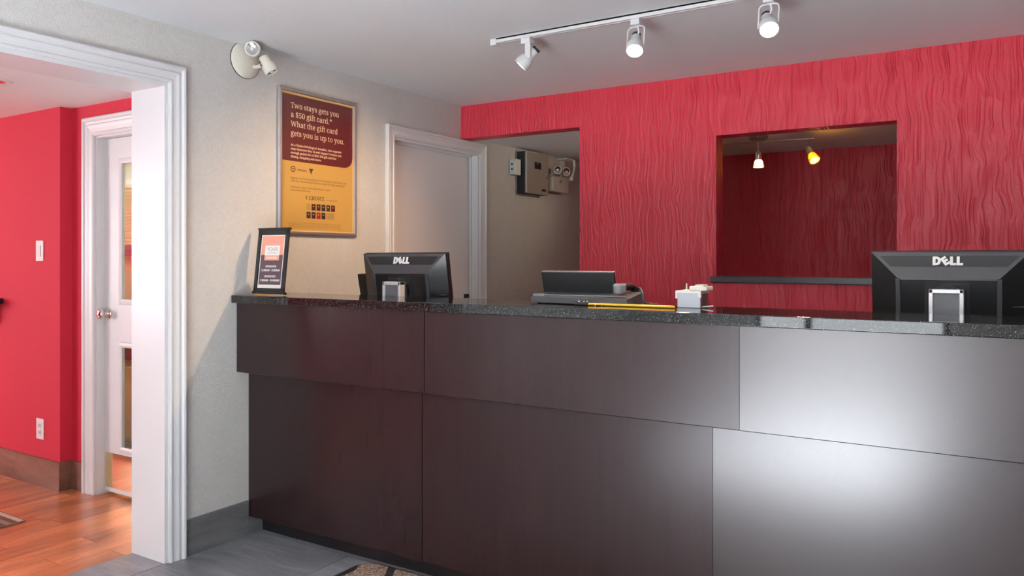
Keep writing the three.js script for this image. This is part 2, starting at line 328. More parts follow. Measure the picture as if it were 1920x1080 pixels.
// ---------------------------------------------------------------- reception counter
{
  const c = thing('reception_counter', 'long dark brown reception counter with black granite ledge and toe kick', 'counter');
  const X1 = 4.2, c0 = c;
  mesh('granite_ledge', bb(0.001, X1 + 0.03, 1.121, 1.157, 1.49, 1.851, 0.003), M.granite, c);
  mesh('carcass', [bb(0.002, X1 - 0.02, 0.084, 1.1205, 1.52, 1.728), bb(0.002, X1 - 0.02, 0.795, 1.1205, 1.728, 1.80)], M.toe, c);
  mesh('toe_kick', bb(0.014, X1 - 0.04, 0, 0.084, 1.55, 1.676), M.toe, c);
  // each sheet bows by a few millimetres, as the broken reflections show
  const sheet = (x0, x1, y0, y1, z0, z1, bow, m) => {
    const c = 0.0025, prof = [[z0, y0], [z1 - c, y0], [z1, y0 + c], [z1, y1 - c], [z1 - c, y1], [z0, y1]], N = 16, pos = [], h = (x1 - x0) / 2;
    const at = (i, k) => { const t = 2 * i / N - 1, [z, y] = prof[k]; return [x0 + h * (t + 1), y, z > z0 ? z + bow * (1 - t * t) - Math.max(0, bow) : z]; };
    for (let k = 0; k < 6; k++) for (let i = 0; i < N; i++) { const n = (k + 1) % 6, a = at(i, k), b = at(i + 1, k), q = at(i + 1, n), d = at(i, n); pos.push(...a, ...b, ...q, ...a, ...q, ...d); }
    for (let k = 1; k < 5; k++) { pos.push(...at(0, 0), ...at(0, k), ...at(0, k + 1)); pos.push(...at(N, 0), ...at(N, k + 1), ...at(N, k)); }
    const g = new THREE.BufferGeometry(); g.setAttribute('position', new THREE.Float32BufferAttribute(pos, 3)); g.computeVertexNormals();
    return mesh('front_panel', uvBox(toCreasedNormals(g, 0.3), x0 * 0.37, 0.2), m, c0);
  };
  const e = 0.0012;
  sheet(0.002, 1.137 - e, 0.79, 1.1205, 1.80, 1.821, 0.001, M.laminate);
  sheet(1.137 + e, 2.393 - e, 0.79, 1.1205, 1.80, 1.821, 0.003, M.laminate);
  sheet(2.393 + e, 3.63 - e, 0.79, 1.1205, 1.80, 1.821, -0.002, M.laminateB);
  sheet(3.63 + e, X1, 0.79, 1.1205, 1.80, 1.821, 0.001, M.laminate);
  sheet(0.002, 1.07 - e, 0.083, 0.7895, 1.728, 1.751, 0.001, M.laminate);
  sheet(1.07 + e, 2.286 - e, 0.083, 0.7895, 1.728, 1.751, 0.003, M.laminate);
  sheet(2.286 + e, 3.50 - e, 0.083, 0.7895, 1.728, 1.751, -0.002, M.laminateB);
  sheet(3.50 + e, X1, 0.083, 0.7895, 1.728, 1.751, 0.001, M.laminate);
}
{
  const d = thing('work_desk', 'dark work desk behind the reception counter carrying the monitors', 'desk');
  mesh('desktop', bb(0.02, 4.18, 0.84, 0.87, 0.72, 1.50, 0.003), M.blackMatte, d);
  for (const x of [0.04, 1.4, 2.7, 4.1]) mesh('side_panel', bb(x, x + 0.03, 0, 0.84, 0.76, 1.48), M.laminate, d);
}

// ---------------------------------------------------------------- monitors
const font = await new FontLoader().loadAsync('fonts/droid/droid_sans_bold.typeface.json');
function letters(size, depth) {
  const list = []; const put = (ch, x, y, r, s = 1) => {
    const g = new TextGeometry(ch, { font, size: size * s, depth, curveSegments: 4, bevelEnabled: true, bevelThickness: depth * 0.2, bevelSize: size * 0.05, bevelSegments: 1 });
    g.computeBoundingBox(); const b = g.boundingBox; g.translate(-(b.min.x + b.max.x) / 2, -(b.min.y + b.max.y) / 2, 0); g.rotateZ(r); g.translate(x, y, 0); list.push(g);
  };
  put('D', -size * 1.12, 0, 0); put('E', -size * 0.22, 0, 0.62, 0.98); put('L', size * 0.62, 0, 0); put('L', size * 1.32, 0, 0);
  return list;
}
function loft(rings) {                                  // quads between rectangular rings [[x0,x1,y0,y1,z]...]
  const pos = []; const R = ([a, b, c, d, z]) => [[a, c, z], [b, c, z], [b, d, z], [a, d, z]];
  for (let k = 0; k < rings.length - 1; k++) { const p = R(rings[k]), q = R(rings[k + 1]); for (let i = 0; i < 4; i++) { const j = (i + 1) % 4; pos.push(...p[i], ...p[j], ...q[j], ...p[i], ...q[j], ...q[i]); } }
  const cap = (r, flip) => { const p = R(r), t = flip ? [0, 2, 1, 0, 3, 2] : [0, 1, 2, 0, 2, 3]; for (const i of t) pos.push(...p[i]); };
  cap(rings[0], true); cap(rings[rings.length - 1], false);
  const g = new THREE.BufferGeometry(); g.setAttribute('position', new THREE.Float32BufferAttribute(pos, 3)); g.computeVertexNormals(); return uvBox(g);
}
function monitor(label, pos, turn) {
  const t = thing('computer_monitor', label, 'monitor', pos, turn, 'monitors seen from behind on the desk');
  const tilt = 9 * Math.PI / 180, W = 0.2525, top = 0.485, piv = 0.335;
  const head = (g) => { g.translate(0, -piv, 0); g.rotateX(tilt); g.translate(0, piv, 0); return g; };
  // base and neck
  mesh('base', [bb(-0.13, 0.13, 0, 0.014, -0.06, 0.115, 0.006)], M.black, t);
  const n = mesh('neck', [bb(-0.05, 0.05, 0.012, 0.34, 0.075, 0.10, 0.004), bb(-0.045, 0.045, 0.28, 0.35, 0.03, 0.085, 0.004)], M.midGrey, t);
  mesh('silver_trim', [bb(-0.0545, -0.040, 0.012, 0.352, 0.074, 0.110, 0.003), bb(0.040, 0.0545, 0.012, 0.352, 0.074, 0.110, 0.003), bb(-0.0545, 0.0545, 0.336, 0.352, 0.074, 0.110, 0.003)], M.silver, n).userData.label = 'silver surround of the stand neck';
  // display
  const housing = mesh('back_housing', head(loft([[-W, W, 0.165, top, -0.012], [-W, W, 0.165, top, 0.0], [-0.155, 0.155, 0.195, 0.395, 0.040], [-0.150, 0.150, 0.200, 0.390, 0.041]])), M.black, t);
  mesh('bezel', head(bb(-W - 0.001, W + 0.001, 0.162, top + 0.003, -0.03, -0.012, 0.003)), M.black, t);
  mesh('screen', head(bb(-W + 0.016, W - 0.016, 0.185, top - 0.014, -0.0315, -0.029)), M.darkGrey, t);
  // slope band between the top edge and the centre, and its inset strip
  const slope = Math.atan2(0.040, 0.090);
  const onSlope = (g, y) => { g.rotateX(-slope); const k = (top - y) / 0.090; g.translate(0, y, 0.040 * k); return head(g); };
  const trap = (wa, wb, h, d) => { const s = new THREE.Shape([[-wa, h], [wa, h], [wb, -h], [-wb, -h]].map((p) => new THREE.Vector2(...p))); return new THREE.ExtrudeGeometry(s, { depth: d, bevelEnabled: false }); };
  mesh('lit_tone_slope', onSlope(trap(0.2495, 0.160, 0.0485, 0.0016), 0.4395), M.darkGrey, t);  // paler than the housing: light from above put into its colour
  const strip = mesh('inset_strip', onSlope(trap(0.222, 0.184, 0.0205, 0.0024), 0.4535), M.black, t);
  mesh('lettering', merge(letters(0.030, 0.003).map((g) => onSlope(g.translate(0, 0, 0.002), 0.4545))), std({ color: lin(0.82, 0.82, 0.82), roughness: 0.3, name: 'white lettering' }), strip).userData.label = 'white raised DELL lettering';
  for (const s of [-1, 1]) mesh('ridge', head(bb(Math.min(s * 0.152, s * 0.168), Math.max(s * 0.152, s * 0.168), 0.185, 0.394, 0.034, 0.0435, 0.002)), M.darkGrey, t);
  mesh('mount_plate', head(bb(-0.072, 0.072, 0.25, 0.378, 0.0405, 0.044, 0.002)), M.blackMatte, t);
  mesh('hinge_cover', head(along(cyl(0.055, 0.055, 0.016, 32), [0, 0, 1], [0, 0.318, 0.047])), M.black, t);
  mesh('side_rib', head(bb(0.172, 0.247, 0.292, 0.2955, 0.003, 0.022)), M.darkGrey, t);
  return t;
}
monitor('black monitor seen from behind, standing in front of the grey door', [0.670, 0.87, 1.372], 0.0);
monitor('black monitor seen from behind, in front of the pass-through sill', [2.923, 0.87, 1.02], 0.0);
{
  const d = thing('card_terminal', 'small tilted black terminal leaning beside the monitor near the beige wall', 'card terminal', [0.285, 0.87, 1.21]);
  mesh('stand', [bb(-0.06, 0.06, 0, 0.012, -0.07, 0.06, 0.004), bb(-0.012, 0.012, 0.01, 0.3, -0.02, 0.0, 0.003)], M.black, d);
  const g = bb(-0.045, 0.03, 0.24, 0.385, -0.012, 0.012, 0.004); g.translate(0, -0.24, 0); g.rotateX(0.16); g.rotateZ(0.05); g.translate(0, 0.24, 0);
  mesh('body', g, M.black, d);
  mesh('cable', tube([[0.028, 0.37, 0.02], [0.034, 0.33, 0.022], [0.036, 0.29, 0.02], [0.06, 0.24, 0.01], [0.08, 0.12, 0], [0.09, 0.006, -0.02]], 0.0022), M.midGrey, d);
}

// ---------------------------------------------------------------- things on the granite ledge
const YL = 1.157;
{
  const p = thing('desk_phone', 'wide dark grey desk phone with a raised display flap, seen from behind', 'phone', [1.74, YL, 1.57]);
  mesh('body', (() => { const s = new THREE.Shape([[-0.09, 0.006], [0.07, 0.006], [0.07, 0.040], [0.064, 0.045], [-0.09, 0.024]].map(([a, b]) => new THREE.Vector2(-a, b))); const g = new THREE.ExtrudeGeometry(s, { depth: 0.40, bevelEnabled: true, bevelSize: 0.002, bevelThickness: 0.002, bevelSegments: 1 }); g.rotateY(-Math.PI / 2); g.translate(0.20, 0, 0); g.rotateY(0); return uvBox(g); })(), M.darkGrey, p);
  for (const x of [-0.185, 0.185]) for (const z of [-0.055, 0.055]) mesh('foot', cyl(0.008, 0.008, 0.006, 12).translate(x, 0.003, z), M.blackMatte, p);
  for (let i = 0; i < 3; i++) mesh('groove_rib', bb(-0.197, 0.197, 0.012 + i * 0.0105, 0.0145 + i * 0.0105, 0.071, 0.0738), i === 2 ? M.midGrey : M.black, p);
  mesh('corner_block', bb(-0.203, -0.150, 0.008, 0.038, 0.060, 0.0755, 0.003), M.midGrey, p);
  const flap = bb(-0.158, 0.158, 0, 0.088, -0.010, 0.006, 0.003); flap.rotateX(0.26); flap.translate(-0.052, 0.036, -0.03);
  const fm = mesh('display_flap', flap, M.black, p);
  const edge = bb(-0.158, 0.158, 0.0882, 0.091, -0.0095, 0.0055, 0.001); edge.rotateX(0.26); edge.translate(-0.052, 0.036, -0.03);
  mesh('flap_edge', edge, M.frame, fm);
  const hs = mesh('handset', [tube([[0.150, 0.058, 0.035], [0.152, 0.066, 0.0], [0.156, 0.066, -0.05], [0.16, 0.05, -0.09]], 0.014, 24, 12)], M.black, p);
  mesh('earpiece', along(lathe([[0, 0], [0.021, 0], [0.024, 0.004], [0.024, 0.030], [0.020, 0.036], [0, 0.037]]), [0, 1, 0.1], [0.150, 0.044, 0.038]), M.midGrey, hs);
  mesh('curled_cord', tube([[0.165, 0.05, -0.06], [0.20, 0.062, -0.03], [0.225, 0.04, 0.0], [0.235, 0.012, 0.012], [0.25, 0.005, -0.01], [0.275, 0.005, -0.02]], 0.005), M.black, p);
}
{
  const y = std({ color: lin(0.80, 0.46, 0.03), roughness: 0.5, name: 'yellow webbing' });
  const l = thing('lanyard', 'flat yellow lanyard loop with a black clip lying on the granite ledge', 'lanyard', [1.80, YL, 1.672]);
  const strand = (s) => { const g = tube([[0.0, 0.006, s * 0.016], [0.03, 0.006, s * 0.012], [0.10, 0.005, s * 0.006], [0.20, 0.005, s * 0.010], [0.29, 0.005, s * 0.010], [0.32, 0.005, s * 0.004], [0.325, 0.005, 0]], 0.0042, 48, 6); return g; };
  mesh('strap', [strand(1), strand(-1)], y, l);
  mesh('clip', [bb(-0.050, 0.004, 0.001, 0.012, -0.018, 0.018, 0.003), bb(-0.062, -0.045, 0.001, 0.016, -0.010, 0.010, 0.003)], M.black, l);
  for (const [x, z] of [[-0.040, 0.012], [-0.018, 0.014], [-0.018, -0.012], [0.03, 0.018], [0.055, 0.016]]) mesh('stud', new THREE.SphereGeometry(0.0035, 12, 8).translate(x, x < 0 ? 0.013 : 0.0035, z), M.chrome, l);
}
{
  const b = thing('desk_box', 'small white and grey plastic box with a cream cap on the granite ledge', 'box', [2.156, YL, 1.585]);
  mesh('body', [bb(-0.040, 0.044, 0.0, 0.056, -0.045, 0.035, 0.003)], std({ color: lin(0.55, 0.58, 0.62), roughness: 0.3, name: 'pale grey plastic' }), b);
  mesh('rim', [bb(-0.046, 0.047, 0.050, 0.060, -0.048, 0.038, 0.002), bb(-0.046, -0.037, 0.032, 0.055, 0.026, 0.038, 0.002), bb(0.035, 0.047, 0.036, 0.055, 0.026, 0.038, 0.002)], M.whitePlastic, b);
  mesh('side_plate', bb(0.0442, 0.0462, 0.004, 0.049, -0.042, 0.032), std({ color: lin(0.14, 0.07, 0.07), roughness: 0.5, name: 'brown card' }), b);
  mesh('cap', [bb(0.002, 0.066, 0.0605, 0.076, -0.040, 0.030, 0.004), bb(0.020, 0.050, 0.0755, 0.082, -0.03, 0.02, 0.002)], M.cream, b);
  mesh('prong', [cyl(0.0022, 0.0032, 0.026, 12).translate(-0.018, 0.0725, 0.0), cyl(0.007, 0.011, 0.004, 16).translate(-0.018, 0.062, 0)], M.cream, b);
  mesh('plug_pin', along(cyl(0.0022, 0.0022, 0.05, 10), [1, 0.12, 0], [0.060, 0.006, 0.02]), M.whitePlastic, b);
}
function canvasTex(w, h, draw) { const c = document.createElement('canvas'); c.width = w; c.height = h; draw(c.getContext('2d')); const t = new THREE.CanvasTexture(c); t.colorSpace = THREE.SRGBColorSpace; t.anisotropy = 8; return t; }
{
  const W = 0.19, HH = 0.315;
  const s = thing('sign_stand', 'small black framed breakfast hours sign standing on the granite ledge', 'sign', [0.145, YL, 1.752], 0.10);
  const lean = -0.13, up = (g) => { g.rotateX(lean); g.translate(0, 0.006, 0); return g; };
  const tex = canvasTex(480, 880, (g) => {
    g.fillStyle = '#efe9e2'; g.fillRect(0, 0, 480, 880);
    g.fillStyle = '#dd9580'; g.fillRect(14, 14, 452, 316);
    g.fillStyle = '#58454a'; g.fillRect(14, 330, 452, 492);
    g.fillStyle = '#f4efe9'; g.fillRect(90, 176, 300, 160); g.fillStyle = '#dd9580'; g.fillRect(90, 336, 300, 84);
    g.textAlign = 'center'; g.textBaseline = 'middle';
    g.fillStyle = '#77706f'; g.font = '84px sans-serif'; g.fillText('YOUR', 240, 236); g.font = '30px sans-serif'; g.fillText('complimentary', 240, 294);
    g.fillStyle = '#f6ded3'; g.font = 'bold 46px sans-serif'; g.fillText('breakfast', 240, 376);
    g.fillStyle = '#f5f1ef'; g.font = 'bold 44px sans-serif'; g.fillText('WEEKDAYS', 240, 520); g.fillText('WEEKENDS', 240, 684);
    g.font = 'bold 48px sans-serif'; g.fillText('6:30AM - 9:30AM', 240, 584); g.fillText('7:00AM - 10:00AM', 240, 750);
  });
  mesh('backing', up(bb(-W / 2, W / 2, 0, HH, -0.006, 0.0, 0.001)), M.blackMatte, s);
  const ins = new THREE.PlaneGeometry(W - 0.044, HH - 0.06).translate(0, HH / 2 - 0.003, 0.0012);
  mesh('printed_card', up(ins), std({ map: tex, roughness: 0.3, name: 'printed card' }), s);
  mesh('frame', [up(bb(-W / 2, -W / 2 + 0.018, 0, HH, 0, 0.004)), up(bb(W / 2 - 0.018, W / 2, 0, HH, 0, 0.004)), up(bb(-W / 2, W / 2, 0, 0.026, 0, 0.004)), up(bb(-W / 2, W / 2, HH - 0.030, HH, 0, 0.004))], M.blackMatte, s);
  mesh('rail', up(bb(-W / 2 - 0.004, W / 2 + 0.006, HH - 0.008, HH + 0.002, -0.008, 0.007, 0.002)), M.black, s);
  mesh('rail', [up(bb(-W / 2 - 0.004, W / 2 + 0.004, 0, 0.012, -0.008, 0.008, 0.002)), along(cyl(0.006, 0.006, 0.012, 16), [1, 0, 0], [W / 2 + 0.008, 0.009, 0.002])], M.black, s);
  mesh('support_leg', (() => { const sh = new THREE.Shape([[0.004, 0.0], [0.085, 0.0], [0.018, 0.12]].map(([a, b]) => new THREE.Vector2(a, b))); const g = new THREE.ExtrudeGeometry(sh, { depth: 0.004, bevelEnabled: false }); g.rotateY(Math.PI / 2); g.translate(-W / 2, 0, 0); return g; })(), std({ color: lin(0.62, 0.46, 0.22), roughness: 0.5, name: 'tan card' }), s);
}

// ---------------------------------------------------------------- framed poster on the beige wall
{
  const p = thing('framed_poster', 'tall maroon and gold gift card poster in a brushed metal frame', 'poster', [0, 1.827, 1.297]);
  const hw = 0.281, hh = 0.3775;
  const place = (a, b, h) => [h, b, -a];
  const prof = [[0, 0], [0, 0.014], [-0.004, 0.018], [-0.010, 0.021], [-0.019, 0.021], [-0.022, 0.012], [-0.022, 0]];
  const C = [[-hw, -hh, -1, -1], [-hw, hh, -1, 1], [hw, hh, 1, 1], [hw, -hh, 1, -1]].map((c) => c);
  for (let i = 0; i < 4; i++) mesh('frame_rail', moulding(prof, C[i], C[(i + 1) % 4], place), M.frame, p);
  const cw = 920, ch = 1260;
  const tex = canvasTex(cw, ch, (g) => {
    g.fillStyle = '#dcbf82'; g.fillRect(0, 0, cw, ch);
    g.fillStyle = '#bf9548'; g.fillRect(14, 14, cw - 28, ch - 28);
    g.fillStyle = '#551312'; g.beginPath(); g.moveTo(14, 24); g.lineTo(cw - 14, 24); g.lineTo(cw - 14, 500); g.quadraticCurveTo(cw - 16, 622, cw - 150, 622); g.lineTo(14, 622); g.closePath(); g.fill();
    g.fillStyle = '#f3dcb4'; g.textBaseline = 'alphabetic'; g.font = '68px serif';
    ['Two stays gets you', 'a $50 gift card.*', 'What the gift card', 'gets you is up to you.'].forEach((s, i) => g.fillText(s, 118, 142 + i * 84));
    g.font = 'bold 27px serif';
    ['As a Choice Privileges\u00ae member, two separate', 'stays between May 16 and August 13 earns you', 'enough points for a FREE $50 gift card for', 'dining, shopping and more.'].forEach((s, i) => g.fillText(s, 118, 486 + i * 35));
    g.strokeStyle = '#47301c'; g.fillStyle = '#47301c'; g.lineWidth = 8; g.beginPath(); g.arc(146, 694, 24, 0, 7); g.stroke(); g.fillRect(134, 688, 24, 10);
    g.font = 'bold 30px sans-serif'; g.fillText('amazon', 196, 706); g.beginPath(); g.moveTo(336, 672); g.lineTo(388, 672); g.lineTo(362, 726); g.fill();
    g.font = '25px serif';
    ['Register for this promotion at choicehotels.com before your', 'first stay. Reservations must be made through qualifying', '', 'channels. Learn more about how to earn', 'at choicehotels.com'].forEach((s, i) => g.fillText(s, 118, 782 + i * 27));
    g.font = 'bold 50px serif'; g.fillText('\u20ac CHOICE', 292, 960); g.font = '17px sans-serif'; g.fillText('privileges rewards', 560, 956);
    const cols = [['#a98745', '#3b1a1c', '#3b1a1c', '#231f25', '#2c3a34', '#4b1416'], ['#26222a', '#2c2126', '#8e2018', '#262a2c', '#a58142', null]];
    cols.forEach((r, j) => r.forEach((c, i) => { if (!c) return; g.fillStyle = c; g.fillRect(306 + i * 62, 996 + j * 76, i === 4 && j ? 104 : 50, 60); g.fillStyle = '#bf9548'; g.fillRect(321 + i * 62, 1014 + j * 76, 18, 8); }));
    g.fillStyle = '#7d6330'; g.font = '12px serif'; for (let i = 0; i < 4; i++) g.fillText('*See choicehotels.com for full terms, dates and conditions of this offer. Gift card offers vary by country of residence.', 84, 1182 + i * 14);
  });
  const card = new THREE.PlaneGeometry(2 * (hw - 0.019), 2 * (hh - 0.019)); card.rotateY(Math.PI / 2); card.translate(0.008, 0, 0);
  mesh('backing_board', bb(0.001, 0.007, -hh + 0.018, hh - 0.018, -hw + 0.018, hw - 0.018), M.blackMatte, p);
  mesh('printed_sheet', card, std({ map: tex, roughness: 0.5, clearcoat: 1, clearcoatRoughness: 0.03, name: 'glazed print' }), p);
}

// ---------------------------------------------------------------- emergency lamp heads
function lampHead(name, dir, pos, parent, r = 0.032, len = 0.07) {
  const h = mesh(name, along(lathe([[0, 0], [r * 0.62, 0.001], [r * 0.7, 0.006], [r * 0.74, len * 0.5], [r * 0.98, len * 0.56], [r, len * 0.95], [r * 0.98, len], [r * 0.86, len], [r * 0.84, len - 0.006], [0, len - 0.010]]), dir, pos), M.cream, parent);
  const d = new THREE.Vector3(...dir).normalize();
  mesh('reflector', along(lathe([[r * 0.83, 0.0], [r * 0.6, -0.004], [r * 0.3, -0.006], [0, -0.006]]), dir, [pos[0] + d.x * (len - 0.002), pos[1] + d.y * (len - 0.002), pos[2] + d.z * (len - 0.002)]), M.chrome, h);
  const q = d.clone().multiplyScalar(len - 0.003);
  mesh('bulb', new THREE.SphereGeometry(r * 0.26, 16, 10).translate(pos[0] + q.x, pos[1] + q.y, pos[2] + q.z), M.whitePlastic, h);
  mesh('collar_ring', along(new THREE.TorusGeometry(r * 0.86, r * 0.09, 8, 32).rotateX(Math.PI / 2), dir, [pos[0] + d.x * len, pos[1] + d.y * len, pos[2] + d.z * len]), M.whitePlastic, h);
  return h;
}
{
  const e = thing('emergency_light', 'round cream emergency light with two swivel heads near the ceiling', 'emergency light', [0, 2.285, 1.768]);
  mesh('mounting_plate', along(lathe([[0, 0], [0.084, 0], [0.086, 0.004], [0.080, 0.010], [0.060, 0.022], [0.03, 0.030], [0, 0.032]], 48), [1, 0, 0], [0, 0, 0]), M.cream, e);
  mesh('backing_ring', along(lathe([[0, 0], [0.088, 0], [0.088, 0.003], [0, 0.003]], 48), [1, 0, 0], [0, 0, 0]), M.blackMatte, e);
  mesh('screw', along(cyl(0.003, 0.003, 0.003, 10), [1, 0, 0], [0.019, -0.045, -0.03]), M.blackMatte, e);
  mesh('swivel_arm', tube([[0.02, 0.03, 0.0], [0.05, 0.042, 0.006], [0.068, 0.04, 0.014]], 0.011), M.cream, e);
  mesh('swivel_arm', tube([[0.02, -0.025, -0.03], [0.055, -0.03, -0.03], [0.085, -0.026, -0.026]], 0.010), M.cream, e);
  lampHead('lamp_head', [0.62, -0.12, 0.78], [0.062, 0.04, -0.012], e, 0.036, 0.082);
  lampHead('lamp_head', [0.35, -0.75, -0.25], [0.105, 0.010, -0.018], e, 0.034, 0.085);
}
{
  const e = thing('emergency_light', 'boxy emergency light with two lamp heads beside the alarm panel', 'emergency light', [0, 1.93, -1.265]);
  mesh('battery_case', bb(0.001, 0.08, -0.065, 0.058, -0.127, 0.124, 0.004), std({ color: lin(0.50, 0.44, 0.40), roughness: 0.45, name: 'beige enamel' }), e);
  mesh('side_cover', bb(0.004, 0.078, -0.058, 0.05, 0.124, 0.132, 0.002), M.cream, e);
  mesh('emblem', [0.7, -0.7].map((a) => { const g = new THREE.BoxGeometry(0.002, 0.005, 0.04); g.rotateX(a); g.translate(0.081, 0.02, 0.01); return g; }), M.darkGrey, e);
  mesh('indicator', new THREE.SphereGeometry(0.004, 10, 8).translate(0.081, -0.045, -0.05), M.whitePlastic, e);
  for (const z of [0.07, -0.075]) {
    mesh('swivel_arm', tube([[0.04, 0.056, z], [0.045, 0.08, z], [0.05, 0.1, z]], 0.012), M.cream, e);
    lampHead('lamp_head', [0.78, -0.05, 0.62], [0.045, 0.108, z - 0.02], e, 0.036, 0.075);
  }
}
single('wall_bracket', [bb(0.004, 0.105, 2.138, 2.148, -1.47, -1.33, 0.002), tube([[0.09, 2.14, -1.462], [0.1, 2.10, -1.455], [0.1, 2.03, -1.43], [0.096, 1.99, -1.415]], 0.011), bb(0.0, 0.006, 2.08, 2.15, -1.475, -1.40, 0.001), along(cyl(0.016, 0.019, 0.03, 16), [0, 1, 0], [0.096, 1.985, -1.412])], M.whitePlastic, 'white curved bracket high on the passage wall past the emergency light', 'bracket');
{
  const f = thing('alarm_panel', 'grey metal alarm control panel with a dark side in the passage', 'panel', [0, 1.98, -0.886]);
  mesh('cabinet', bb(0.001, 0.07, -0.157, 0.155, -0.169, 0.169, 0.002), M.blackMatte, f);
  const d = mesh('door', bb(0.0705, 0.082, -0.157, 0.152, -0.169, 0.169, 0.002), std({ color: lin(0.40, 0.37, 0.33), roughness: 0.35, metalness: 0.35, name: 'grey enamel' }), f);
  mesh('display_window', bb(0.0825, 0.0845, 0.035, 0.085, -0.05, 0.045), M.black, d);
  mesh('indicator', new THREE.SphereGeometry(0.005, 10, 8).translate(0.086, 0.075, 0.005), M.whitePlastic, d);
  mesh('lock', along(cyl(0.008, 0.008, 0.012, 16), [1, 0, 0], [0.088, -0.02, -0.13]), M.chrome, d);
  mesh('name_plate', bb(0.0825, 0.0835, -0.130, -0.115, -0.125, -0.065), M.black, d);
  mesh('hinge_strip', bb(0.0825, 0.085, -0.15, 0.15, 0.160, 0.168), M.silver, d);
}
{
  const b = thing('junction_box', 'small white box with two holes left of the alarm panel', 'junction box', [0, 2.01, -0.648]);
  mesh('box', bb(0.001, 0.048, -0.058, 0.055, -0.034, 0.034, 0.002), std({ color: lin(0.56, 0.60, 0.54), roughness: 0.4, name: 'pale green grey enamel' }), b);
  mesh('cover', bb(0.0485, 0.055, -0.060, 0.057, -0.036, 0.036, 0.002), M.whitePlastic, b);
  for (const y of [0.018, -0.018]) mesh('hole_plug', along(cyl(0.008, 0.008, 0.003, 16), [0, 0, 1], [0.022, y, 0.035]), M.blackMatte, b);
}

// ---------------------------------------------------------------- track and spotlights
const ZT = 1.215;
{
  const t = thing('light_track', 'long white ceiling track carrying the spotlights', 'light track', [0, H, ZT]);
  mesh('rail', [bb(1.09, 3.6, -0.020, 0, -0.018, -0.004), bb(1.09, 3.6, -0.020, 0, 0.004, 0.018), bb(1.09, 3.6, -0.006, 0, -0.018, 0.018)], M.white, t);
  mesh('end_cap', bb(1.062, 1.096, -0.030, 0, -0.020, 0.020, 0.003), M.white, t);
}
const warm = [1.0, 0.78, 0.54];
function aimSpot(pos, dir, cd, angle, color = warm, radius = 1.5) {
  const l = new THREE.SpotLight(new THREE.Color().setRGB(...color), cd, 0, angle, 1, 2); l.position.set(...pos); l.castShadow = true; l.shadow.radius = radius;
  l.target.position.set(pos[0] + dir[0], pos[1] + dir[1], pos[2] + dir[2]); scene.add(l); scene.add(l.target); return l;
}
function parLamp(parent, dir, pos, len, r, m) {          // reflector lamp whose glowing face points along dir
  const d = new THREE.Vector3(...dir).normalize();
  const b = mesh('lamp_body', along(lathe([[0, 0], [0.017, 0], [0.020, 0.004], [0.021, len * 0.42], [r * 0.90, len * 0.55], [r, len * 0.72], [r, len * 0.97], [r * 0.94, len], [r * 0.90, len - 0.003]]), dir, pos), M.white, parent);
  mesh('rear_cap', along(lathe([[0, 0], [0.019, 0], [0.0195, 0.012], [0, 0.0125]]), dir, [pos[0] - d.x * 0.010, pos[1] - d.y * 0.010, pos[2] - d.z * 0.010]), M.blackMatte, b);
  const face = new THREE.Vector3(...pos).addScaledVector(d, len - 0.004);
  mesh('glowing_face', along(lathe([[0, 0.005], [r * 0.4, 0.004], [r * 0.75, 0.0015], [r * 0.91, -0.002], [0, -0.004]]), dir, face.toArray()), m, b);
  return new THREE.Vector3(...pos).addScaledVector(d, len + 0.012).toArray();
}
{ // first head: flat arm, turned to the beige wall
  const x = 1.255, s = thing('track_spotlight', 'white track spotlight on a flat arm, turned towards the beige wall', 'spotlight', [x, H - 0.021, ZT], 0, 'spotlights on the lobby track');
  mesh('track_clip', bb(-0.024, 0.024, -0.026, 0.0, -0.022, 0.022, 0.003), M.white, s);
  mesh('arm', bb(-0.004, 0.026, -0.096, -0.024, 0.014, 0.020, 0.003), M.white, s);
  const dir = [-0.66, -0.70, 0.26], pos = [0.030, -0.052, -0.02];
  const f = parLamp(s, dir, pos, 0.098, 0.036, M.lamp);
  aimSpot([x + f[0], H - 0.021 + f[1], ZT + f[2]], [-1.19, -1.08, 0.02], 5.6, 0.84, [1.0, 0.66, 0.38]);
}
function yokeSpot(x, label, dir, cd) {
  const s = thing('track_spotlight', label, 'spotlight', [x, H - 0.021, ZT], 0, 'spotlights on the lobby track');
  mesh('track_clip', bb(-0.020, 0.020, -0.026, 0.0, -0.022, 0.022, 0.003), M.white, s);
  const d = new THREE.Vector3(...dir).normalize();
  const c = new THREE.Vector3(0, -0.112, 0.015);         // pivot
  mesh('wire_yoke', tube([[-0.038, -0.118, 0.015], [-0.037, -0.08, 0.01], [-0.036, -0.042, 0.004], [-0.028, -0.032, 0.0], [0, -0.030, 0], [0.028, -0.032, 0.0], [0.036, -0.042, 0.004], [0.037, -0.08, 0.01], [0.038, -0.118, 0.015]], 0.0034, 64, 8), M.white, s);
  mesh('yoke_pivot', along(cyl(0.006, 0.006, 0.080, 12), [1, 0, 0], [0, -0.118, 0.015]), M.white, s);
  const pos = c.clone().addScaledVector(d, -0.055).toArray();
  mesh('lead', tube([[0.004, -0.028, 0], [0.008, -0.05, -0.004], [-0.004, -0.07, -0.010], [pos[0], pos[1] + 0.004, pos[2]]], 0.004), M.white, s);
  const f = parLamp(s, dir, pos, 0.092, 0.037, M.lamp);
  aimSpot([x + f[0], H - 0.021 + f[1], ZT + f[2]], dir, cd, 1.2);
}
yokeSpot(1.79, 'lit white track spotlight in a wire yoke, between the other two heads', [0.16, -0.82, 0.55], 6);
yokeSpot(2.335, 'lit white track spotlight in a wire yoke at the far end from the beige wall', [0.26, -0.76, 0.60], 6);

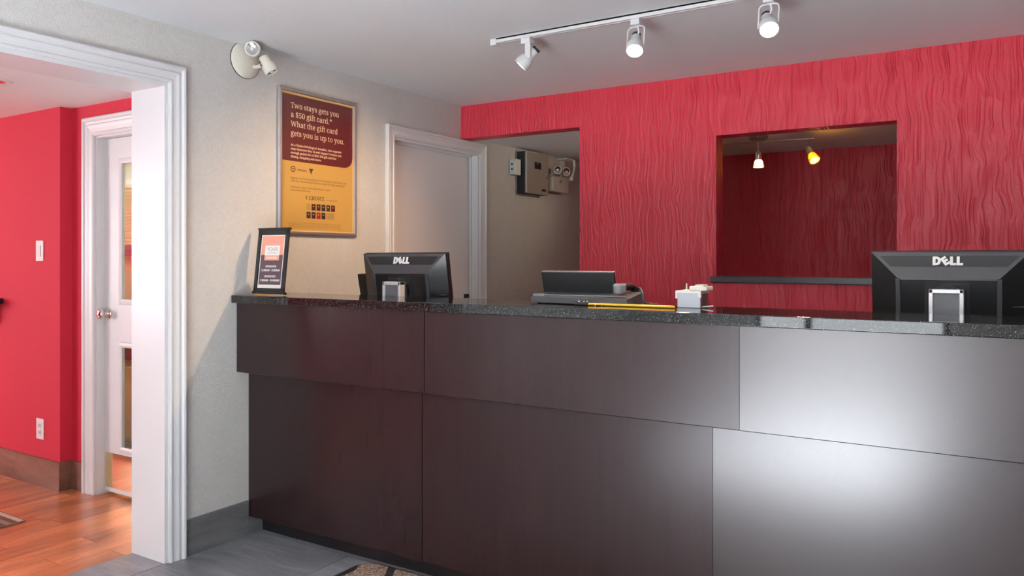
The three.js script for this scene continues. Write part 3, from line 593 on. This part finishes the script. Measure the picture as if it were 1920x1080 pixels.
// ---------------------------------------------------------------- spotlight bar in the back office
{
  const z = -1.1, t = thing('office_spot_bar', 'brushed ceiling bar with small spotlights seen through the pass-through', 'ceiling light', [1.69, HB, z]);
  mesh('canopy', lathe([[0, -0.026], [0.05, -0.024], [0.062, -0.014], [0.064, 0], [0, 0]], 32), M.frame, t);
  mesh('bar', tube([[-0.36, -0.046, 0], [-0.18, -0.040, 0], [0, -0.036, 0], [0.18, -0.040, 0], [0.36, -0.046, 0]], 0.006), M.steel, t);
  const head = (x, dir, shadeMat, long, cd, cone = 1.2) => {
    const d = new THREE.Vector3(...dir).normalize();
    const st = mesh('stem', tube([[x, -0.04, 0], [x, -0.075, 0], [x, -0.105, 0]], 0.005), M.steel, t);
    const h = mesh('lamp_holder', along(lathe([[0, 0], [0.014, 0.001], [0.019, 0.008], [0.023, 0.06], [0, 0.061]]), dir, [x, -0.10, 0]), M.steel, t);
    const q = d.clone().multiplyScalar(0.06);
    mesh('glass_shade', along(lathe([[0.020, 0], [0.028, 0.012], [0.036, long], [0.033, long], [0.024, 0.014], [0.018, 0.001]]), dir, [x + q.x, -0.10 + q.y, q.z]), shadeMat, t).userData.label = 'glass lamp shade';
    const bq = d.clone().multiplyScalar(0.085);
    mesh('bulb', new THREE.SphereGeometry(0.014, 16, 12).translate(x + bq.x, -0.10 + bq.y, bq.z), std({ color: lin(1, 1, 1), emissive: lin(1, 0.80, 0.5), emissiveIntensity: 14, name: 'small lit bulb' }), t);
    const p = d.clone().multiplyScalar(0.115);
    aimSpot([1.69 + x + p.x, HB - 0.10 + p.y, z + p.z], dir, cd, cone);
    const pl = new THREE.PointLight(lin3(1, 0.9, 0.78), 0.18, 0, 2); pl.position.set(1.69 + x + bq.x, HB - 0.10 + bq.y, z + bq.z); pl.castShadow = true; scene.add(pl);
  };
  head(0.0, [0.02, -1, 0.05], std({ color: lin(0.95, 0.80, 0.70), roughness: 0.9, transmission: 0.55, thickness: 0, name: 'frosted glass shade' }), 0.05, 0.3);
  head(0.315, [0.45, -0.75, 0.35], std({ color: lin(0.95, 0.62, 0.10), roughness: 0.25, transmission: 0.7, thickness: 0, name: 'amber glass shade' }), 0.058, 0.3);
  head(-0.315, [-0.90, -0.10, 0.30], std({ color: lin(0.95, 0.80, 0.70), roughness: 0.9, transmission: 0.55, thickness: 0, name: 'frosted glass shade' }), 0.05, 0.75, 0.75);
}

// ---------------------------------------------------------------- side room fittings
function plate(name, label, x, y, kind) {
  const p = thing(name, label, kind, [x, y, 1.865]);
  mesh('cover_plate', bb(-0.040, 0.040, -0.060, 0.060, 0, 0.006, 0.002), M.whitePlastic, p);
  return p;
}
{
  const s = plate('light_switch', 'white light switch plate on the red side room wall', -1.688, 1.376, 'light switch');
  mesh('rocker', bb(-0.016, 0.016, -0.034, 0.034, 0.006, 0.010, 0.001), M.white, s);
  const o = plate('wall_outlet', 'white wall outlet low on the red side room wall', -1.684, 0.333, 'outlet');
  for (const y of [0.02, -0.02]) { const r = mesh('receptacle', bb(-0.016, 0.016, y - 0.014, y + 0.014, 0.006, 0.009, 0.002), M.white, o); mesh('slot', [bb(-0.008, -0.0055, y - 0.004, y + 0.007, 0.009, 0.0096), bb(0.0055, 0.008, y - 0.004, y + 0.007, 0.009, 0.0096)], M.blackMatte, r); }
}
single('wall_shelf', [bb(-2.9, -2.125, 1.052, 1.085, 1.866, 2.02, 0.002), bb(-2.8, -2.77, 0.95, 1.052, 1.866, 1.98), bb(-2.25, -2.22, 0.95, 1.052, 1.866, 1.98)], M.blackMatte, 'black wall shelf end on the red side room wall', 'shelf');
{
  const stripes = dataTex(8, 256, (u, v) => { const k = Math.floor(v * 16); const c = [[150, 120, 100], [88, 66, 56], [198, 178, 158], [110, 78, 62]][k % 4]; return c; }, true);
  stripes.repeat.set(1, 1 / 0.46);
  const m = single('striped_mat', bb(-2.4, -1.095, 0.0, 0.009, 2.237, 3.05, 0.003), std({ map: stripes, roughness: 0.9, name: 'striped woven mat' }), 'brown striped mat on the wood floor of the side room', 'mat');
}
{
  const d = thing('ceiling_downlight', 'recessed round downlight in the side room ceiling', 'downlight', [-1.09, HS, 2.385]);
  mesh('trim_ring', lathe([[0.052, 0], [0.050, -0.004], [0.075, -0.008], [0.084, -0.003], [0.084, 0]], 40), M.white, d);
  mesh('baffle', lathe([[0, -0.0005], [0.030, -0.0008], [0.052, -0.003], [0.053, 0]], 40), M.brass, d);
}
// furnishings glimpsed through the glazed door, and an added lamp out of sight
{
  const blind = thing('window_blind', 'straw coloured slatted blind behind the glazed door', 'blind', [-2.2, 0, 0.70]);
  const m = std({ color: lin(0.66, 0.62, 0.38), roughness: 0.6, name: 'straw slat' });
  mesh('head_rail', bb(-0.9, 0.9, 1.90, 1.94, 0.005, 0.05), m, blind);
  for (let i = 0; i < 17; i++) { const g = new THREE.BoxGeometry(1.8, 0.004, 0.03); g.rotateX(1.25); g.translate(0, 1.885 - i * 0.027, 0.03); mesh('slat', g, m, blind); }
  const c = thing('side_cabinet', 'dark cabinet seen through the lower lite of the glazed door', 'cabinet', [-2.2, 0, 0.70]);
  mesh('body', bb(-0.9, 0.9, 0.0, 0.60, 0.002, 0.24, 0.004), std({ color: lin(0.42, 0.36, 0.20), roughness: 0.6, name: 'straw laminate' }), c);
  mesh('top', bb(-0.92, 0.92, 0.60, 0.80, 0.002, 0.27, 0.004), std({ color: lin(0.04, 0.02, 0.02), roughness: 0.4, name: 'dark stained wood' }), c);
  single('wall_box', [bb(-3.1, -1.3, 1.35, 1.43, 0.701, 0.76, 0.004), bb(-3.05, -1.35, 1.40, 1.42, 0.76, 0.775, 0.002)], M.darkGrey, 'dark narrow box under the blind behind the glazed door', 'box');
  const l = thing('added_lamp', 'unseen lamp added to brighten the space behind the glazed door', 'lamp', [-1.6, HS, 1.2]);  // added light source, unseen, brightens what shows through the lites
  mesh('base', cyl(0.06, 0.06, 0.02, 24).translate(0, -0.01, 0), M.white, l);
  mesh('globe', new THREE.SphereGeometry(0.06, 24, 16).translate(0, -0.075, 0), std({ color: lin(1, 1, 1), emissive: lin(1, 0.9, 0.7), emissiveIntensity: 3, name: 'lit globe' }), l);
  const pl = new THREE.PointLight(lin(1, 0.97, 0.88), 4.2, 0, 2); pl.position.set(-1.6, HS - 0.075, 1.2); pl.castShadow = true; pl.shadow.radius = 3; scene.add(pl);
}
// door mat in front of the counter
{
  const sh = (i) => { const s = new THREE.Shape(), x0 = 0.725 + i, x1 = 2.0 - i, z0 = -2.36 + i, z1 = -1.705 - i, r = 0.09 - i; s.moveTo(x0 + r, z0); s.lineTo(x1 - r, z0); s.absarc(x1 - r, z0 + r, r, -Math.PI / 2, 0); s.lineTo(x1, z1 - r); s.absarc(x1 - r, z1 - r, r, 0, Math.PI / 2); s.lineTo(x0 + r, z1); s.absarc(x0 + r, z1 - r, r, Math.PI / 2, Math.PI); s.lineTo(x0, z0 + r); s.absarc(x0 + r, z0 + r, r, Math.PI, 1.5 * Math.PI); return s; };
  const lay = (i, y, d) => { const g = new THREE.ExtrudeGeometry(sh(i), { depth: d, bevelEnabled: false, curveSegments: 12 }); g.rotateX(-Math.PI / 2); g.translate(0, y, 0); return uvBox(g); };
  const t = thing('door_mat', 'brown patterned mat with a black border against the counter toe kick', 'mat');
  const tex = dataTex(512, 512, (u, v) => { const w = 0.05 * Math.sin(v * 12.566) + 0.02 * (n1(u * 10, v * 10, 10, 10) - 0.5); const a = Math.abs((((u + w) * 5) % 1) - 0.5) < 0.10; const f = 0.55 + 0.9 * n2(u * 200, v * 200, 200, 200); const c = a ? [38, 26, 22] : [150, 122, 104]; return c.map((q) => q * f); }, true);
  mesh('rubber_border', lay(0, 0, 0.005), M.blackMatte, t);
  mesh('pile', lay(0.014, 0.005, 0.004), std({ map: tex, roughness: 1, name: 'mat pile' }), t);
}

renderer.render(scene, camera);
